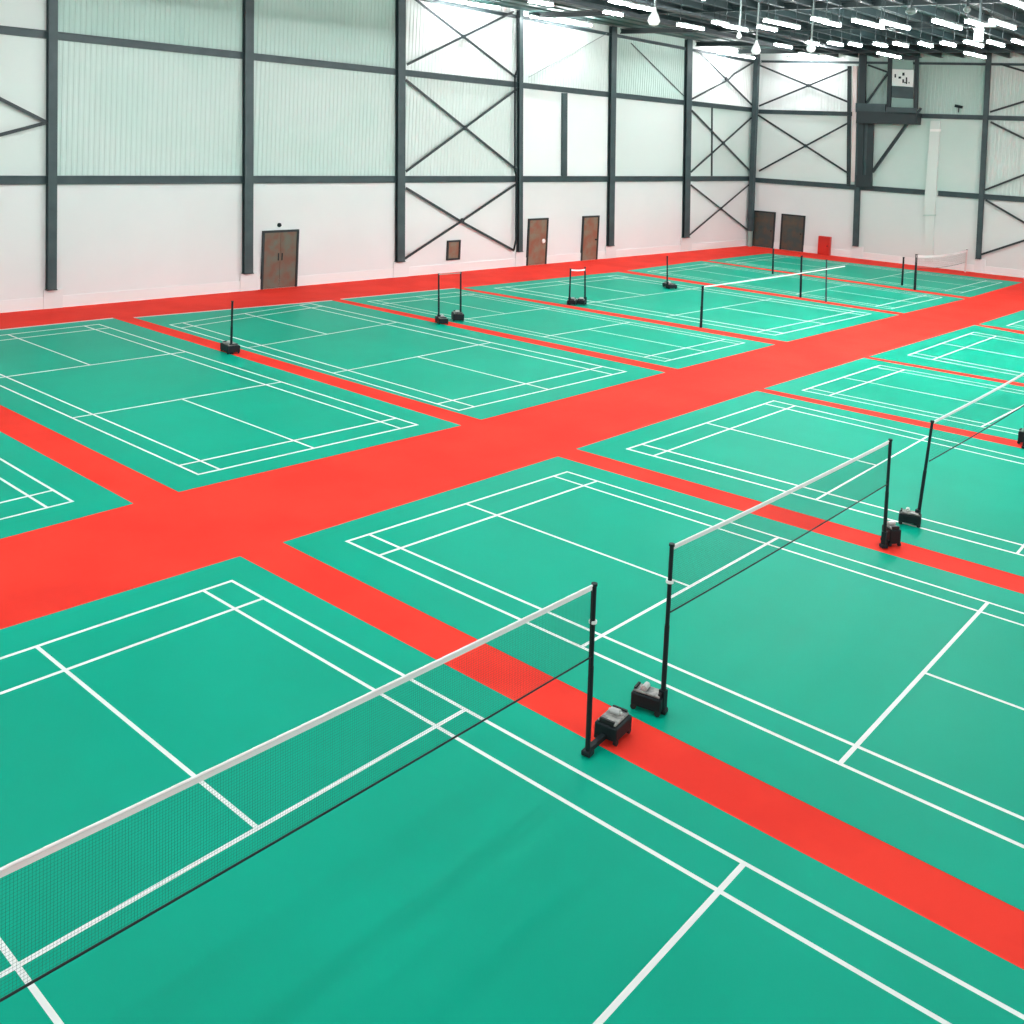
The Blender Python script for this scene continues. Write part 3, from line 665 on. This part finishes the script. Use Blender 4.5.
# ------------------------------------------------------------------ nets
def net(a_top, b_top, a_bot, b_bot, label, spacing=.028, sw=.0022, tape=.07, cord=.010, sag=.03, mm='net', tmat='tape', mesh=True, cords=True, grp='badminton nets'):
    a, b, c, d = map(Vector, (a_top, b_top, a_bot, b_bot)); base = a.copy(); base.z = 0
    e = thing('badminton_net', base, label, 'net', grp); ln = (b-a).length; n = max(8, int(ln/.25))
    sg = lambda t: Vector((0, 0, -4*sag*t*(1-t)))
    T = lambda t: a.lerp(b, t)+sg(t)-base; B = lambda t: c.lerp(d, t)+sg(t)-base
    bm = NB(); dirv = (b-a).normalized(); side = Vector((dirv.y, -dirv.x, 0)).normalized()
    for i in range(n):
        t0, t1 = i/n, (i+1)/n; p, q = T(t0), T(t1); dz = Vector((0, 0, tape)); s = side*.004
        hexa(bm, [p+s, q+s, q+s-dz, p+s-dz], [p-s, q-s, q-s-dz, p-s-dz])
    obj('top_tape', bm, M[tmat], e)
    if cords:
        bm = NB()
        for i in range(n): tube(bm, T(i/n)+Vector((0, 0, .004)), T((i+1)/n)+Vector((0, 0, .006)), .013, n=8)
        obj('top_cord', bm, M[tmat], e)
    if cords:
        bm = NB()
        for i in range(n): tube(bm, B(i/n), B((i+1)/n), cord, n=8)
        x = obj('bottom_cord', bm, M['rubber'], e)
    if mesh:
        bm = NB(); nv = int(ln/spacing); hgt = (a-c).length; nh = int(hgt/spacing); dd = Vector((0, 0, tape*.9))
        for i in range(nv+1):
            t = i/nv; bar(bm, T(t)-dd, B(t), sw, sw, up=side)
        for j in range(1, nh):
            s = j/nh
            for i in range(n):
                t0, t1 = i/n, (i+1)/n; bar(bm, (T(t0)-dd).lerp(B(t0), s), (T(t1)-dd).lerp(B(t1), s), sw, sw)
        x = obj('net_mesh', bm, M[mm], e)
    return e
def plane_pt(px, py, A, B):
    A, B = np.array(A), np.array(B); d = B-A; d[2] = 0; n_ = np.array([d[1], -d[0], 0]); n_ /= np.linalg.norm(n_)
    return on_plane(px, py, np.array([A[0], A[1], 0]), n_)
# net of the first court; its left post stands outside the frame
dx = unit(np.array(CM['A'](0, 6.7))-np.array(CM['A'](6.1, 6.7))); PA = np.array(pA[0]); PAL = PA+np.array([dx[0], dx[1], 0])*7.7
a = plane_pt(592, 586, PA, PAL); l = plane_pt(0, 870, PA, PAL); lb = plane_pt(0, 1000, PA, PAL); ab = plane_pt(592.5, 656, PA, PAL)
def ext(p, q, X): t = (X-p[0])/(q[0]-p[0]); return p+(q-p)*t
XL = PAL[0]; at_, al_ = a, ext(a, l, XL); bt_, bl_ = ab, ext(ab, lb, XL)
net(at_, al_, bt_, bl_, 'large badminton net in the left foreground, white tape top and black bottom cord', sag=.015, spacing=.026, sw=.0011, tape=.05)
bm = NB(); e = thing('net_post', (PAL[0]-.04, PAL[1], .006), 'black net post at the left end of the foreground net, outside the picture', 'net post', 'black net posts')
tube(bm, (0, 0, 0), (0, 0, al_[2]), .032, n=14); obj('pole', bm, M['black'], e)
bm = NB(); box(bm, (-.25, 0, .2), (.42, .36, .26)); bevel(bm, .02); obj('weight_box', bm, M['black'], e)
# second net
P1, P2 = pB[0], pB2[0]
net(plane_pt(673.5, 546, P1, P2), plane_pt(888.5, 441.5, P1, P2), plane_pt(670.5, 612, P1, P2), plane_pt(886.8, 484.5, P1, P2), 'badminton net across the second court, between the two tall black posts', sag=.02, spacing=.03, sw=.0012, tape=.045)
# third net
P1, P2 = pC[0], pC2[0]
net(plane_pt(934.3, 421.3, P1, P2), plane_pt(1028, 371, P1, P2), plane_pt(929.5, 461, P1, P2), plane_pt(1027, 403.5, P1, P2), 'badminton net running out at the right edge, third from the front', sag=.02, spacing=.06, sw=.0012, tape=.04, cord=.012)
net(plane_pt(702.8, 286.3, pH[0], pH3[0]), plane_pt(845, 265.7, pH[0], pH3[0]), plane_pt(702, 303, pH[0], pH3[0]), plane_pt(845, 282, pH[0], pH3[0]), 'long white tape net line across the far courts', sag=.03, mesh=False, cords=False, tape=.045)
net(plane_pt(570.6, 269, pF[0], pF2[0]), plane_pt(585, 269, pF[0], pF2[0]), pF[0]+Vector((0, 0, .8)), pF2[0]+Vector((0, 0, .8)), 'short piece of white net tape between the two short posts below the brown doors', sag=.03, mesh=False, cords=False, tape=.06)
net(plane_pt(438.8, 274, pE[0], pE2[0]), plane_pt(460.8, 272.5, pE[0], pE2[0]), pE[0], pE2[0], 'thin pale cord joining the pair of thin posts', sag=.0, mesh=False, cords=False, tape=.03, tmat='cable')
net(plane_pt(916.6, 255.5, pJ2[0], pJ3[0]), plane_pt(967, 250, pJ2[0], pJ3[0]), plane_pt(916.2, 268, pJ2[0], pJ3[0]), plane_pt(966, 262, pJ2[0], pJ3[0]), 'white net near the end wall, sagging between a dark and a pale post', sag=.12, spacing=.12, sw=.006, mm='net_pale', tape=.1)

# ------------------------------------------------------------------ soft fill light added through the sides left unbuilt, exposure
wd = bpy.data.worlds.new('hall_fill'); S.world = wd; wd.use_nodes = True
bg = wd.node_tree.nodes['Background']; bg.inputs[0].default_value = (.93, 1, .98, 1); bg.inputs[1].default_value = .6
S.view_settings.view_transform = 'Standard'; S.view_settings.look = 'None'; S.view_settings.gamma = 1
S.view_settings.use_curve_mapping = False
S.view_settings.exposure = 0.96
S.cycles.use_denoising = True
S.cycles.max_bounces = 6; S.cycles.diffuse_bounces = 4
